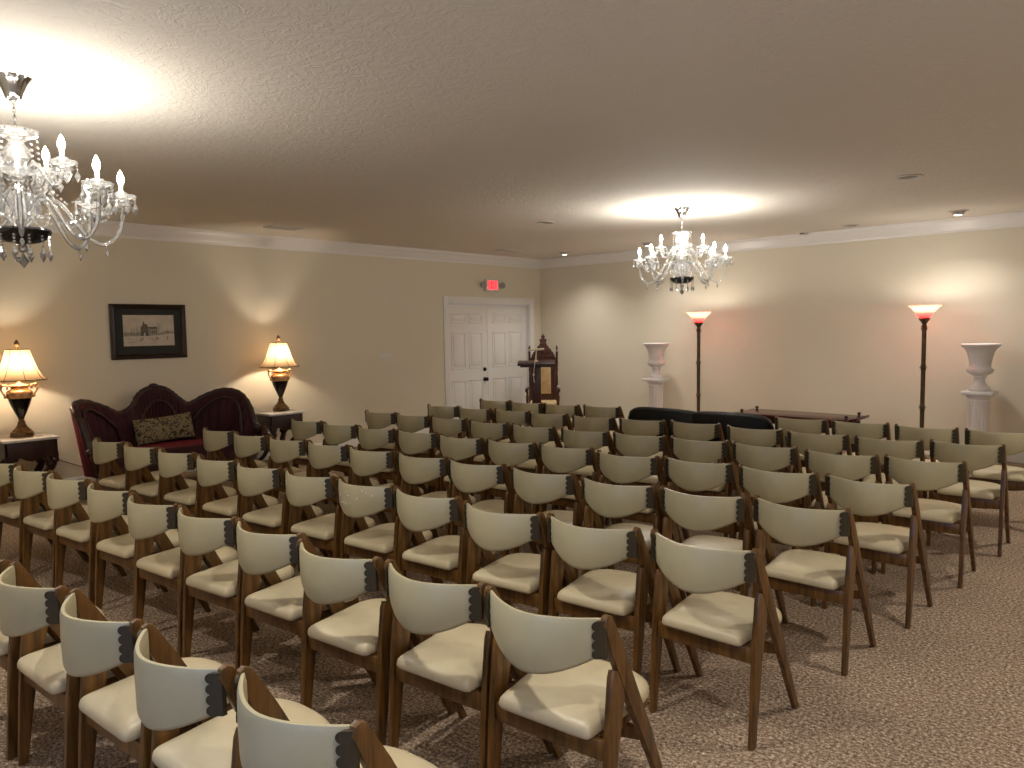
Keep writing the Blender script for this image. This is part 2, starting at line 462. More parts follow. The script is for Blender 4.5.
# ------------------------------------------------------------------ folding chair
def leg_xz():
    pass
def make_chair(label):
    t = thing('folding_chair', label, 'chair', group='wooden folding chairs in rows')
    W2 = .2290                        # outer half width
    tx = .022
    W = M['chair_wood']
    for s in (-1, 1):
        # long leg: backrest end down to the front foot
        xa, xb = (s*W2, s*(W2-tx))
        x0, x1 = min(xa, xb), max(xa, xb)
        bm = B()
        prof = [(-.018, .752), (-.012, .772), (.002, .779), (.018, .772), (.034, .745), (.085, .660), (.138, .560), (.262, .325), (.418, .0), (.388, .0), (.215, .31), (.078, .545), (.022, .655)]
        prism(bm, prof, 'x', x0, x1, .003)
        for v in bm.verts: v.co.x += s*.004*max(0, v.co.y-.12)/.28      # front feet splay a little
        obj('leg', bm, W, t)
        # rear leg: butts against the long one under the backrest
        bm = B()
        prof = [(.020, .575), (.030, .600), (.052, .592), (.077, .5465), (.100, .505), (.074, .42), (.046, .30), (.004, .0), (-.028, .0), (-.008, .30), (.006, .45)]
        prism(bm, prof, 'x', x0-.001*s, x1-.001*s, .003); obj('leg', bm, W, t)
    # backrest: curved padded shell
    def zb(u):                         # u in -1..1
        return .660-.072*(1-abs(u)**1.9)
    def ym_(u): return -.098*(1-abs(u)**1.8)-.004
    ZT = .770; bm = B(); rings = []; NU, HW = 30, .2085; th = .019
    for i in range(NU+1):
        u = -1+2*i/NU; x = HW*u; y = ym_(u); z0 = zb(u); z1 = ZT-.002*(u*u)
        # local normal
        du = .01; dy = (ym_(min(1, u+du))-ym_(max(-1, u-du)))/((min(1, u+du)-max(-1, u-du))*HW)
        nx, ny = dy/math.hypot(dy, 1), -1/math.hypot(dy, 1)
        e = 1 if abs(u) < .97 else .55
        loop = []
        for (a, b) in ((.0, 1), (.35, 1.12), (.8, 1), (1.03, .5), (1.03, -.5), (.8, -1), (.35, -1.12), (0, -1), (-.03, -.5), (-.03, .5)):
            h = z1-z0; zz = z0+h*(min(max(a, 0), 1)*1.0)
            if a > .9: zz = z1
            elif a == .8: zz = z1-.014
            elif a == .35: zz = z0+h*.5
            elif a == 0: zz = z0+.012
            elif a < 0: zz = z0
            off = b*th/2*e
            loop.append((x+nx*off, y+ny*off, zz))
        rings.append(loop)
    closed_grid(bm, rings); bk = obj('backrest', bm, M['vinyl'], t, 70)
    # piping along the top rear edge
    # scalloped brackets
    for s in (-1, 1):
        bm = B(); lobes = 4; zt, zl = .764, .652; pts = []
        n = 32
        for k in range(n+1):
            f = k/n; z = zt+(zl-zt)*f
            d = .008+.0085*abs(math.sin(PI*lobes*f))**.6
            pts.append((d, z))
        yr = lambda d: -.0265-.80*d
        vo = [((HW-d)*s, yr(d), z) for d, z in pts]; vi = [((HW-d)*s, yr(d)+.012, z) for d, z in pts]
        eo = [(s*(W2-.004), yr(HW-W2+.004), z) for d, z in pts]; ei = [(s*(W2-.004), yr(HW-W2+.004)+.012, z) for d, z in pts]
        V = [[bm.verts.new(p) for p in L] for L in (vo, eo, ei, vi)]
        for a_ in range(4):
            A_, B_ = V[a_], V[(a_+1) % 4]
            for k in range(n): bm.faces.new([A_[k], A_[k+1], B_[k+1], B_[k]])
        bm.faces.new([v[0] for v in V]); bm.faces.new([v[-1] for v in V])
        obj('scalloped_bracket', bm, M['bracket'], t, 25)
    # seat: padded, straight behind, rounded in front
    half = [(.0, -.030), (.120, -.030), (.163, -.026), (.174, -.006), (.180, .06), (.190, .13), (.196, .20), (.202, .26), (.196, .315), (.168, .362), (.114, .390), (.055, .402), (0, .404)]
    hp = catmull([(x, y, 0) for x, y in half], 3)
    loop = [(p.x, p.y) for p in hp]+[(-p.x, p.y) for p in hp[::-1][1:-1]]
    cx, cy = 0, .19
    bm = B(); rings = []
    for sc2, z in ((.93, .389), (.985, .392), (1.0, .400), (1.0, .410), (.985, .422), (.95, .431), (.88, .439), (.70, .449), (.45, .452), (.2, .453), (.05, .453)):
        rings.append([(cx+(x-cx)*sc2, cy+(y-cy)*sc2, z-.012*((y-cy)/.22 < -.6)*0) for x, y in loop])
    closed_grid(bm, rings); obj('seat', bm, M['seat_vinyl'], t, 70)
    # rails
    bm = B(); box(bm, -.2045, .2045, .004, .024, .322, .386, .004)
    obj('rear_rail', bm, W, t, 40)
    bm = B()
    for s in (-1, 1):
        x0, x1 = sorted((s*.160, s*.178)); box(bm, x0, x1, .026, .345, .345, .387, .003)
    prism(bm, [(-.175, .385), (-.175, .345), (-.10, .325), (0, .318), (.10, .325), (.175, .345), (.175, .385)], 'y', .325, .343, .003)
    obj('seat_frame', bm, W, t, 40)
    bm = B(); prism(bm, [(-.2045, .325), (-.2045, .285), (-.10, .268), (0, .262), (.10, .268), (.2045, .285), (.2045, .325), (0, .318)], 'y', .232, .250, .003)
    obj('front_brace', bm, W, t, 40)
    return t

CH = {
'c': [(0, 7.188, -9.219, 5), (1, 6.709, -9.277, 1.2), (2, 6.215, -9.315, 5.4), (3, 5.71, -9.369, 4.6), (4, 5.20, -9.42, 4.5)],
'd': [(0, 7.24, -8.391, 6), (1, 6.767, -8.429, 5.2), (2, 6.269, -8.492, 7.1), (3, 5.734, -8.495, 6.0), (4, 5.276, -8.55, 10.3), (5, 4.8, -8.608, 4.5), (6, 4.261, -8.63, 7.9), (7, 3.723, -8.686, 8.9), (8, 3.234, -8.742, 8.6), (9, 2.72, -8.80, 7)],
'e': [(0, 7.283, -7.479, 1), (1, 6.778, -7.532, 5.4), (2, 6.297, -7.597, 7.9), (3, 5.763, -7.608, 6.4), (4, 5.277, -7.648, 7.2), (5, 4.808, -7.71, 4.5), (6, 4.302, -7.767, 8.2), (7, 3.805, -7.809, 5.4), (8, 3.268, -7.853, 10.2), (9, 2.769, -7.913, 6.2), (10, 2.26, -7.971, 8.1)],
'f': [(0, 7.332, -6.63, 1), (1, 6.853, -6.695, 6.8), (2, 6.369, -6.752, 6.6), (3, 5.841, -6.774, 4.8), (4, 5.315, -6.816, 8.7), (5, 4.848, -6.863, 6.7), (6, 4.341, -6.92, 8.6), (7, 3.849, -6.963, 7.7), (8, 3.371, -7.023, 6.9), (9, 2.884, -7.084, 6.9), (10, 2.36, -7.11, 6.3)],
'g': [(0, 7.394, -5.858, 0), (1, 6.898, -5.887, 4.7), (2, 6.39, -5.894, 5.2), (3, 5.907, -5.981, 5.7), (4, 5.365, -5.963, 3.7), (5, 4.89, -6.032, 6.9), (6, 4.401, -6.097, 6.2), (7, 3.885, -6.116, 6.7), (8, 3.415, -6.186, 7.7), (9, 2.92, -6.229, 9.5), (10, 2.394, -6.253, 8.7)],
'h': [(0, 7.453, -5.01, 2), (1, 6.978, -5.08, 4.8), (2, 6.451, -5.075, 5.7), (3, 5.954, -5.1, 5.7), (4, 5.454, -5.149, 5.6), (5, 4.96, -5.209, 5.7), (6, 4.436, -5.266, 6.2), (7, 3.924, -5.297, 3.7), (8, 3.375, -5.293, 6.5), (9, 2.89, -5.344, 7.7), (10, 2.395, -5.372, 6.6)],
'i': [(0, 7.508, -4.147, 3), (1, 7.024, -4.246, 6.5), (2, 6.519, -4.265, 6.7), (3, 6.003, -4.274, 3.9), (4, 5.443, -4.245, 7.1), (5, 4.942, -4.324, 6.5), (6, 4.455, -4.418, 6.0), (7, 3.919, -4.444, 4.6), (8, 3.43, -4.456, 7.7), (9, 2.955, -4.536, 4.8), (10, 2.461, -4.554, 7.9)],
'j': [(0, 7.565, -3.35, 6.5), (1, 7.066, -3.40, 6.0), (2, 6.55, -3.395, 5.1), (3, 6.05, -3.427, 6.7), (7, 3.935, -3.60, 3), (8, 3.49, -3.70, 7), (9, 3.015, -3.75, 7), (10, 2.50, -3.76, 6.1)],
}
ORD = ['first', 'second', 'third', 'fourth', 'fifth', 'sixth', 'seventh', 'eighth', 'ninth', 'tenth', 'eleventh']
ROW = dict(j='front', i='second', h='third', g='fourth', f='fifth', e='sixth', d='seventh', c='rearmost')
ABBR = {'front': 'front row by the black loveseat'}
def chair_label(r, i):
    row = ROW[r]; rowtxt = 'the %s row' % row
    if r == 'j':
        if i <= 3:
            return 'cream vinyl folding chair in the front row, %s right of the black loveseat' % ORD[3-i]
        return 'cream vinyl folding chair in the front row, %s left of the black loveseat' % ORD[i-7]
    if r == 'e' and i == 4:
        return 'cream vinyl folding chair with white specks on its back, fifth from right, sixth row'
    if i == 0:
        return 'cream vinyl wooden folding chair at the right end of the %s row from the front' % row if r != 'c' else 'cream vinyl wooden folding chair at the right end of the rearmost row'
    if r == 'c':
        return 'cream vinyl wooden folding chair, %s from the right end of the rearmost row' % ORD[i]
    if i == 10:
        return 'cream vinyl wooden folding chair at the left end of the %s row from front' % row
    return 'cream vinyl folding chair, %s from the right in the %s row from front' % (ORD[i], row)
for r, L in CH.items():       # neighbours never closer than the chairs are wide
    L2 = [list(q) for q in L]; ma = sum(q[3] for q in L2)/len(L2)
    for q in L2[1:]: q[3] = ma+.25*(q[3]-ma)
    for _ in range(30):
        for p_, q in zip(L2, L2[1:]):
            if q[0]-p_[0] > 1: continue
            d = p_[1]-q[1]; m_ = .479
            if d < m_: p_[1] += (m_-d)/2; q[1] -= (m_-d)/2
    CH[r] = L2
first = make_chair('x')
used = False
for r, L in CH.items():
    for (i, x, y, a) in L:
        lab = chair_label(r, i)
        if not used:
            first.location = (x, y, 0); first.rotation_euler = (0, 0, math.radians(a)); first['label'] = lab; used = True; o = first
        else:
            o = dup(first, (x, y, 0), math.radians(a), lab)
        if r == 'e' and i == 4: speck_chair = o
for ch in speck_chair.children:
    if ch.name.startswith('backrest'): bkr = ch
bm = B()
for (u, z) in ((-.12, .70), (-.02, .735), (-.015, .715), (-.06, .668), (-.03, .665), (.0, .672), (.08, .745), (.10, .735), (.13, .72), (-.10, .66), (.05, .70)):
    yy = -.098*(1-abs(u/.204)**1.8)-.004-.0138
    ball(bm, (u, yy-.001, z), .0035, 6, 4, (1, .4, 1.3))
sp = obj('white_specks', bm, M['speck'], speck_chair, 60); sp['label'] = 'white dried specks'

# ------------------------------------------------------------------ black loveseat
t = thing('loveseat', 'black leather loveseat with two rounded backs standing among the front row chairs', 'sofa', (4.99, -3.44, 0), math.radians(2))
for s in (-1, 1):
    bm = B(); rings = []; N = 20
    for i in range(N+1):
        f = i/N; x = (.004+.785*f)
        prof = (1-max(0, (2*f-1))**6)*(1-.16*max(0, 1-2*f)**4) if f < 1 else 0
        zt = .665+.105*prof**.6 if f < 1 else .665
        zt += .012*math.sin(PI*f)
        y = .03-.05*math.sin(PI*f)
        th = .075*(.35+.65*prof**.5) if f < 1 else .028
        loop = []
        for k in range(16):
            a = 2*PI*k/16; ca, sa = math.cos(a), math.sin(a)
            zz = (zt+.36)/2+(zt-.36)/2*math.copysign(abs(sa)**.45, sa)
            loop.append((s*x, y+th*math.copysign(abs(ca)**.7, ca), zz))
        rings.append(loop)
    closed_grid(bm, rings); obj('backrest', bm, M['black_leather'], t, 60)
bm = B(); box(bm, -.72, .72, .06, .62, .26, .44, .04); obj('seat', bm, M['black_leather'], t, 60)
bm = B(); box(bm, -.76, .76, -.02, .64, .12, .28, .02); obj('base', bm, M['black_leather'], t, 40)
for s in (-1, 1):
    bm = B(); box(bm, *sorted((s*.70, s*.80)), .02, .62, .12, .56, .045); obj('armrest', bm, M['black_leather'], t, 60)
    for yy in (.05, .56):
        bm = B(); lathe(bm, [(.022, 0), (.03, .12)], 12, (s*.68, yy, 0)); obj('leg', bm, M['mahogany'], t)

# ------------------------------------------------------------------ low bier table
t = thing('low_table', 'long low dark red wooden table with corner pegs near the front wall', 'table', (5.34, -1.73, 0))
bm = B(); box(bm, -.66, .64, -.27, .27, .565, .60, .006); obj('tabletop', bm, M['mahogany2'], t, 40)
bm = B(); box(bm, -.60, .60, -.25, -.225, .50, .565); box(bm, -.60, .60, .225, .25, .50, .565); obj('apron', bm, M['mahogany'], t, 40)
for x in (-.58, .60):
    for y in (-.20, .20):
        bm = B(); lathe(bm, [(.013, .60), (.013, .615), (.02, .618), (.02, .634), (.012, .64), (0, .641)], 14, (x, y, 0)); obj('peg', bm, M['mahogany'], t)
for x in (-.54, .54):
    for y in (-.21, .21):
        bm = B(); lathe(bm, [(.02, 0), (.024, .03), (.016, .06), (.026, .2), (.034, .34), (.02, .38), (.03, .42), (.03, .50)], 16, (x, y, 0)); obj('leg', bm, M['mahogany'], t)
bm = B(); prism(bm, [(.64, .60), (.67, .606), (.70, .618), (.705, .595), (.67, .575), (.64, .565)], 'y', -.20, .22, .004); obj('end_lip', bm, M['mahogany2'], t, 40)

# ------------------------------------------------------------------ torchieres
def torchiere(label, x, y):
    t = thing('floor_lamp', label, 'lamp', (x, y, 0), 0, 'rose glass torchieres along the front wall')
    bm = B(); lathe(bm, [(.14, 0), (.145, .012), (.135, .03), (.10, .045), (.06, .055), (.035, .075), (.025, .10)], 32); obj('base', bm, M['pole'], t)
    bm = B(); pr = [(.021, .095), (.019, .2)]
    def ring(z): return [(.021, z-.03), (.031, z-.025), (.021, z-.012), (.038, z), (.021, z+.012), (.031, z+.022), (.021, z+.03)]
    pr += ring(.64)+ring(1.10)+ring(1.555)+[(.019, 1.60), (.03, 1.62), (.036, 1.63), (.052, 1.655), (.050, 1.672), (.02, 1.675)]
    lathe(bm, [(r_*1.13, z_) for r_, z_ in pr], 24); obj('pole', bm, M['pole'], t)
    bm = B()
    lathe(bm, [(.03, 1.672), (.055, 1.676), (.075, 1.70), (.105, 1.745), (.14, 1.785), (.172, 1.808), (.175, 1.811)], 40, cap=False)
    obj('glass_bowl', bm, M['rose_glass'], t)
    bm = B(); lathe(bm, [(.012, 1.675), (.014, 1.70), (.012, 1.705), (.022, 1.73), (.026, 1.75), (.018, 1.772), (0, 1.778)], 16); obj('bulb', bm, M['bulb'], t)
    lamp('torchiere_light', (0, 0, 1.775), 6.5, (255, 244, 232), .035, t)
    return t
torchiere('bronze floor lamp with glowing rose glass bowl behind the black loveseat', 3.46, -.6)
torchiere('bronze floor lamp with glowing rose glass bowl beside the right-hand white urn', 6.335, -.6)

# ------------------------------------------------------------------ pedestals and urns
def column(label, x, y):
    t = thing('fluted_pedestal', label, 'pedestal', (x, y, 0), 0, 'white fluted column pedestals')
    bm = B(); box(bm, -.15, .15, -.15, .15, 0, .04, .004)
    lathe(bm, [(.14, .04), (.145, .055), (.14, .07), (.12, .075), (.118, .09), (.125, .10), (.118, .115), (.108, .12)], 40); obj('base', bm, M['chalk'], t)
    bm = B(); n = 96; rings = []
    for z, k in ((.115, 0), (.14, 1), (.70, 1), (.725, 0)):
        rings.append([((.104-.011*k*max(0, math.cos(16*2*PI*i/n)))*math.cos(2*PI*i/n), (.104-.011*k*max(0, math.cos(16*2*PI*i/n)))*math.sin(2*PI*i/n), z) for i in range(n)])
    closed_grid(bm, rings); obj('fluted_shaft', bm, M['chalk'], t, 50)
    bm = B(); lathe(bm, [(.104, .722), (.112, .726), (.112, .738), (.106, .742), (.108, .752), (.128, .770), (.140, .79), (.140, .80)], 40)
    box(bm, -.155, .155, -.155, .155, .80, .84, .006); obj('capital', bm, M['chalk'], t, 40)
    return t
def urn(label, x, y):
    bm = B(); z0 = .84
    pr = [(.098, 0), (.104, .008), (.104, .03), (.095, .045), (.075, .058), (.07, .066), (.055, .09), (.05, .12), (.056, .15), (.07, .162), (.062, .17), (.085, .185),
          (.112, .20), (.128, .222), (.126, .245), (.112, .258), (.104, .27), (.108, .31), (.118, .37), (.134, .43), (.158, .475), (.186, .497), (.193, .506), (.195, .524), (.182, .532), (.15, .49), (.12, .42), (.10, .34), (.09, .28), (0, .26)]
    n = 72; rings = []
    for r, z in pr:
        g = .045 if .18 < z < .25 and r > .08 and pr.index((r, z)) < 16 else 0
        rings.append([(r*(1+g*math.cos(24*2*PI*i/n))*math.cos(2*PI*i/n), r*(1+g*math.cos(24*2*PI*i/n))*math.sin(2*PI*i/n), z) for i in range(n)] if r else None)
    V = []
    for rg in rings[:-1]: V.append([bm.verts.new(p) for p in rg])
    for a, b in zip(V, V[1:]):
        for k in range(n): bm.faces.new([a[k], a[(k+1) % n], b[(k+1) % n], b[k]])
    bm.faces.new(V[0]); bm.faces.new(V[-1])
    o = obj('urn', bm, M['chalk'], None, 50, (x, y, z0+.001))
    tag(o, label, 'urn', 'white urns on the pedestals'); return o
for nm, x in (('left of the rose lamps, near the loveseat', 2.64), ('at the right edge beside the rose lamp', 6.88)):
    pass
column('white fluted pedestal behind the chairs, left of the black loveseat', 2.64, -.40)
column('white fluted pedestal to the right of the right-hand rose floor lamp', 6.862, -.40)
urn('white flared urn on the pedestal nearer the carved throne', 2.64, -.40)
urn('white flared urn on the pedestal at the right edge of the room', 6.862, -.40)

# ------------------------------------------------------------------ chandeliers (origin at the ceiling)
def drop_mesh(n, rs=1.0, L=1.0):
    bm = B(); z = 0
    for k in range(n):
        ball(bm, (0, 0, z-.008), .0062*rs, 6, 4); z -= .016
    gem(bm, (0, 0, z-.018*L), .0155*rs, .058*L, 6)
    return bm
def make_chandelier(label, loc, BULB_W):
    t = thing('chandelier', label, 'chandelier', loc, 0, 'crystal chandeliers')
    Z = lambda z: z-H
    bm = B(); lathe(bm, [(.0, Z(2.72)), (.020, Z(2.722)), (.034, Z(2.735)), (.042, Z(2.76)), (.060, Z(2.80)), (.075, Z(2.822)), (.082, Z(2.829)), (0, Z(2.829))], 48, wave=(12, .03)); obj('canopy', bm, M['chrome'], t)
    bm = B()
    for k in range(7):
        z = Z(2.715-.018*k); pts = [(.006*math.cos(a)*(k % 2), .006*math.cos(a)*(1-k % 2), z+.013*math.sin(a)) for a in [2*PI*j/10 for j in range(10)]]
        tube(bm, pts, .0022, 5, True)
    tube(bm, [(0, 0, Z(2.60)), (0, 0, Z(2.59))], .012); obj('chain', bm, M['chrome'], t)
    bm = B(); lathe(bm, [(.012, Z(2.60)), (.02, Z(2.585)), (.03, Z(2.575)), (.085, Z(2.572)), (.095, Z(2.585)), (.09, Z(2.566)), (.045, Z(2.545)), (.03, Z(2.53)), (.05, Z(2.50)), (.06, Z(2.47)), (.04, Z(2.44)), (.03, Z(2.43))], 36, wave=(12, .04)); obj('top_dish', bm, M['crystal'], t)
    bm = B(); lathe(bm, [(.03, Z(2.43)), (.065, Z(2.42)), (.07, Z(2.40)), (.04, Z(2.385)), (.035, Z(2.33)), (.05, Z(2.30)), (.075, Z(2.27)), (.085, Z(2.22)), (.07, Z(2.18)), (.04, Z(2.15)), (.03, Z(2.12))], 36, wave=(12, .05)); obj('central_column', bm, M['crystal'], t)
    bm = B(); lathe(bm, [(.12, Z(2.125)), (.125, Z(2.115)), (.115, Z(2.09)), (.08, Z(2.065)), (.04, Z(2.055)), (0, Z(2.053))], 36); obj('receiver_bowl', bm, M['dark_chrome'], t)
    bm = B(); ball(bm, (0, 0, Z(2.035)), .022, 10, 8); gem(bm, (0, 0, Z(1.985)), .026, .07, 8); obj('bottom_finial', bm, M['crystal_drop'], t, 0)
    dm = {}
    def drop(parent, p, key):
        if key not in dm:
            o = obj('crystal_drop', drop_mesh(*key), M['crystal_drop'], parent, 0); dm[key] = o.data
        else:
            o = bpy.data.objects.new('crystal_drop', dm[key]); C.objects.link(o); o.parent = parent
        o.location = p; return o
    def arm(ang, pts, rc, zc, cr, nd, first_):
        a = bpy.data.objects.new('arm', None)
        if first_.get('arm') is None:
            bm = B(); tube(bm, catmull(pts, 5), .0105, 8)
            # hanging pendant under the lowest bend and one at the swan neck
            low = min(pts, key=lambda p: p[2]); gem(bm, (low[0], 0, low[2]-.035), .012, .05); ball(bm, (low[0], 0, low[2]-.014), .007, 6, 4)
            a = obj('arm', bm, M['crystal'], t, 60)
            bm = B(); lathe(bm, [(.010, zc-.03), (.018, zc-.022), (.012, zc-.015), (.02, zc-.008), (cr*.6, zc-.004), (cr, zc+.010), (cr*1.05, zc+.014), (cr*.95, zc+.013), (cr*.5, zc+.003), (.012, zc+.003)], 36, (rc, 0, 0), wave=(9, .07), cap=False)
            lathe(bm, [(.016, zc+.003), (.024, zc+.018), (.026, zc+.03), (.022, zc+.03), (.014, zc+.008)], 16, (rc, 0, 0), cap=False)
            lathe(bm, [(.012, zc-.03), (cr*.5, zc-.034), (cr*.72, zc-.022), (cr*.76, zc-.017), (cr*.66, zc-.020), (cr*.4, zc-.028)], 36, (rc, 0, 0), wave=(9, .08), cap=False)
            c1 = obj('candle_cup', bm, M['crystal'], a, 40)
            bm = B(); lathe(bm, [(.010, zc+.008), (.010, zc+.060), (.0115, zc+.062), (.0, zc+.062)], 12, (rc, 0, 0)); c2 = obj('candle_sleeve', bm, M['candle'], a, 40)
            bm = B(); lathe(bm, [(.007, zc+.062), (.009, zc+.068), (.0155, zc+.082), (.017, zc+.095), (.0135, zc+.112), (.006, zc+.130), (0, zc+.140)], 12, (rc, 0, 0)); c3 = obj('bulb', bm, M['bulb'], a, 60)
            first_['arm'] = a; first_['parts'] = (c1, c2, c3)
        else:
            a = first_['arm'].copy(); C.objects.link(a); a.parent = t
            for p in first_['parts']:
                q = p.copy(); C.objects.link(q); q.parent = a
        a.rotation_euler = (0, 0, ang)
        for k in range(nd):
            b_ = 2*PI*(k+.5)/nd
            drop(a, (rc+cr*math.cos(b_), cr*math.sin(b_), zc+.006), (2, 1, 1))
        lamp('candle_light', (rc, 0, zc+.10), BULB_W, (255, 252, 246), .016, a)
    lo, up = {}, {}
    for k in range(8):
        arm(2*PI*k/8+.541, [(.05, 0, Z(2.235)), (.095, 0, Z(2.275)), (.16, 0, Z(2.26)), (.225, 0, Z(2.17)), (.29, 0, Z(2.09)), (.355, 0, Z(2.07)), (.415, 0, Z(2.13)), (.432, 0, Z(2.22)), (.432, 0, Z(2.275))], .432, Z(2.305), .064, 8, lo)
    for k in range(4):
        arm(2*PI*k/4+.733, [(.04, 0, Z(2.39)), (.075, 0, Z(2.43)), (.115, 0, Z(2.40)), (.155, 0, Z(2.335)), (.195, 0, Z(2.34)), (.215, 0, Z(2.395))], .215, Z(2.425), .060, 5, up)
    for k in range(12):
        a_ = 2*PI*k/12; drop(t, (.115*math.cos(a_), .115*math.sin(a_), Z(2.095)), (4, 1, 1))
    # bead swags: from the top dish down to the column, and between neighbouring candle cups
    def swag(fn, n, m_, ph):
        bm = B()
        for j in range(1, n): ball(bm, fn(j/n), .0068, 6, 4)
        s0 = obj('bead_swag', bm, M['crystal_drop'], t, 0)
        for k in range(m_):
            o = s0 if k == 0 else s0.copy()
            if k: C.objects.link(o); o.parent = t
            o.rotation_euler = (0, 0, 2*PI*k/m_+ph)
    swag(lambda f: (.085+.115*f-.04*math.sin(PI*f), 0, Z(2.57)-.32*f-.03*math.sin(PI*f)), 15, 8, .541)
    swag(lambda f: ((.43-.05*math.sin(PI*f))*math.cos(2*PI/8*f), (.43-.05*math.sin(PI*f))*math.sin(2*PI/8*f), Z(2.30)-.10*math.sin(PI*f)), 13, 8, .541)
    swag(lambda f: (.36-.22*f, 0, Z(2.28)-.09*f-.07*math.sin(PI*f)), 11, 8, .541+PI/8)
    return t
make_chandelier('large crystal chandelier with candle bulbs, hanging nearest, at the left edge', (4.56, -9.06, H), 1.8)
make_chandelier('crystal chandelier hanging farther off over the front rows, near the rose floor lamps', (4.715, -3.22, H), 2.7)

CAN_W = 60
# ------------------------------------------------------------------ ceiling fittings
def can(x, y, lit, label, W_=38, size=130):
    t = thing('can_light', label, 'ceiling light', (x, y, H), 0, 'lit spot cans' if lit else 'unlit ceiling cans')
    bm = B(); lathe(bm, [(.075, 0), (.098, 0), (.102, -.004), (.098, -.008), (.078, -.008), (.075, -.002)], 32, cap=False); obj('trim_ring', bm, M['can_white'], t)
    if lit:
        bm = B(); lathe(bm, [(.074, -.001), (.068, -.02), (.052, -.040), (.045, -.046), (.042, -.040), (.045, -.02)], 28, cap=False); obj('eyeball', bm, M['metal_can'], t)
        bm = B(); lathe(bm, [(.044, -.036), (.03, -.043), (0, -.046)], 20); obj('bulb_face', bm, M['can_lit'], t)
        l = lamp('spot', (0, 0, -.06), W_, (255, 250, 243), .045, t, 'SPOT', spot_size=math.radians(size), spot_blend=1.0)
    else:
        bm = B(); lathe(bm, [(.074, -.002), (.05, -.001), (0, -.001)], 28); obj('baffle', bm, M['can_inside'], t)
    return t
can(1.17, -.75, True, 'lit round ceiling spot near the corner by the throne')
can(2.74, -.78, True, 'lit round ceiling spot seen just left of the far chandelier')
can(6.67, -.72, True, 'lit round ceiling spot near the crown moulding above the right rose lamp')
can(3.12, -3.50, False, 'unlit round ceiling can left of the far chandelier')
can(6.85, -3.23, False, 'unlit round ceiling can right of the far chandelier')
can(5.44, -.42, False, 'unlit round ceiling can beside the front crown moulding')
for x_, y_, lb in ((8.6, -3.6, 'lit ceiling spot over the right aisle, nearest the front wall'), (8.6, -6.4, 'lit ceiling spot over the middle of the right aisle'),
                   (8.6, -9.2, 'lit ceiling spot over the right aisle, beside the rearmost row'), (6.6, -8.95, 'lit ceiling spot above the right end of the rearmost row'),
                   (4.4, -10.2, 'lit ceiling spot behind the rearmost row, near the left chandelier')):
    can(x_, y_, True, lb, CAN_W, 140)
def vent(x, y, rz, label):
    t = thing('ceiling_vent', label, 'vent', (x, y, H), rz, 'ceiling air vents')
    bm = B()
    for q in ((-.20, .20, -.10, -.08), (-.20, .20, .08, .10), (-.20, -.18, -.08, .08), (.18, .20, -.08, .08)): box(bm, q[0], q[1], q[2], q[3], -.012, 0)
    for k in range(6): box(bm, -.18, .18, -.070+.024*k, -.062+.024*k, -.010, -.002)
    obj('grille', bm, M['can_white'], t, 0)
    bm = B(); box(bm, -.18, .18, -.08, .08, -.0018, -.0008); obj('vent_backing', bm, M['vent_dark'], t, 0)
vent(.84, -5.52, PI/2, 'white slatted ceiling vent above the burgundy sofa side of the room')
vent(.76, -1.63, PI/2, 'white slatted ceiling vent above the white double door')
t = thing('smoke_detector', 'small round ceiling detector by the front crown moulding', 'detector', (4.76, -.17, H))
bm = B(); lathe(bm, [(.055, 0), (.055, -.012), (.045, -.028), (0, -.03)], 24); obj('housing', bm, M['can_white'], t)
bm = B(); box(bm, -.03, .03, -.058, -.050, -.022, -.012); obj('dark_slot', bm, M['vent_dark'], t, 0)

# ------------------------------------------------------------------ exit sign, switch, picture
t = thing('exit_sign', 'lit red exit sign with two emergency lamps above the white double door', 'sign', (0, -1.265, 2.345))
bm = B(); box(bm, 0, .05, -.15, .15, -.10, .10, .006); obj('housing', bm, M['plastic'], t, 40)
bm = B(); box(bm, .05, .054, -.118, .118, -.075, .075); obj('lit_face', bm, M['exit_face'], t, 0)
bm = B()
def bars(bm, rects, x0=.0545, x1=.058):
    for y0, y1, z0, z1 in rects: box(bm, x0, x1, y0, y1, z0, z1)
# EXIT reads left to right when seen from +X: screen right is +Y
def quad(bm, p, x0=.0545, x1=.058): prism(bm, p, 'x', x0, x1)
y = -.100; h = .055; w = .04; s = .010
bars(bm, [(y, y+s, -h, h), (y, y+w, h-s, h), (y, y+w, -s/2, s/2), (y, y+w, -h, -h+s)]); y += .052
quad(bm, [(y, h), (y+s, h), (y+w, -h), (y+w-s, -h)]); quad(bm, [(y, -h), (y+s, -h), (y+w, h), (y+w-s, h)]); y += .052
bars(bm, [(y+.010, y+.021, -h, h)]); y += .040
bars(bm, [(y+.018, y+.029, -h, h), (y, y+.047, h-s, h)])
obj('lettering', bm, M['exit_letters'], t, 0)
for s_ in (-1, 1):
    b2 = B(); lathe(b2, [(.02, -.03), (.045, -.01), (.052, .02), (.052, .035), (.046, .036)], 20)
    b2.transform(Matrix.Translation((.05, s_*.215, .0)) @ Matrix.Rotation(PI/2, 4, 'Y') @ Matrix.Rotation(.25, 4, 'X'))
    hd = obj('emergency_lamp', b2, M['lamp_head'], t)
    b2 = B(); lathe(b2, [(.046, .034), (.03, .045), (0, .048)], 20); b2.transform(Matrix.Translation((.05, s_*.215, .0)) @ Matrix.Rotation(PI/2, 4, 'Y') @ Matrix.Rotation(.25, 4, 'X'))
    obj('lens', b2, M['lens'], hd)
    b2 = B(); box(b2, .01, .03, *sorted((s_*.15, s_*.18)), -.02, .02); obj('bracket', b2, M['lamp_head'], t, 0)
t = thing('light_switch', 'white multi-gang light switch plate on the left wall', 'switch', (0, -3.46, 1.235))
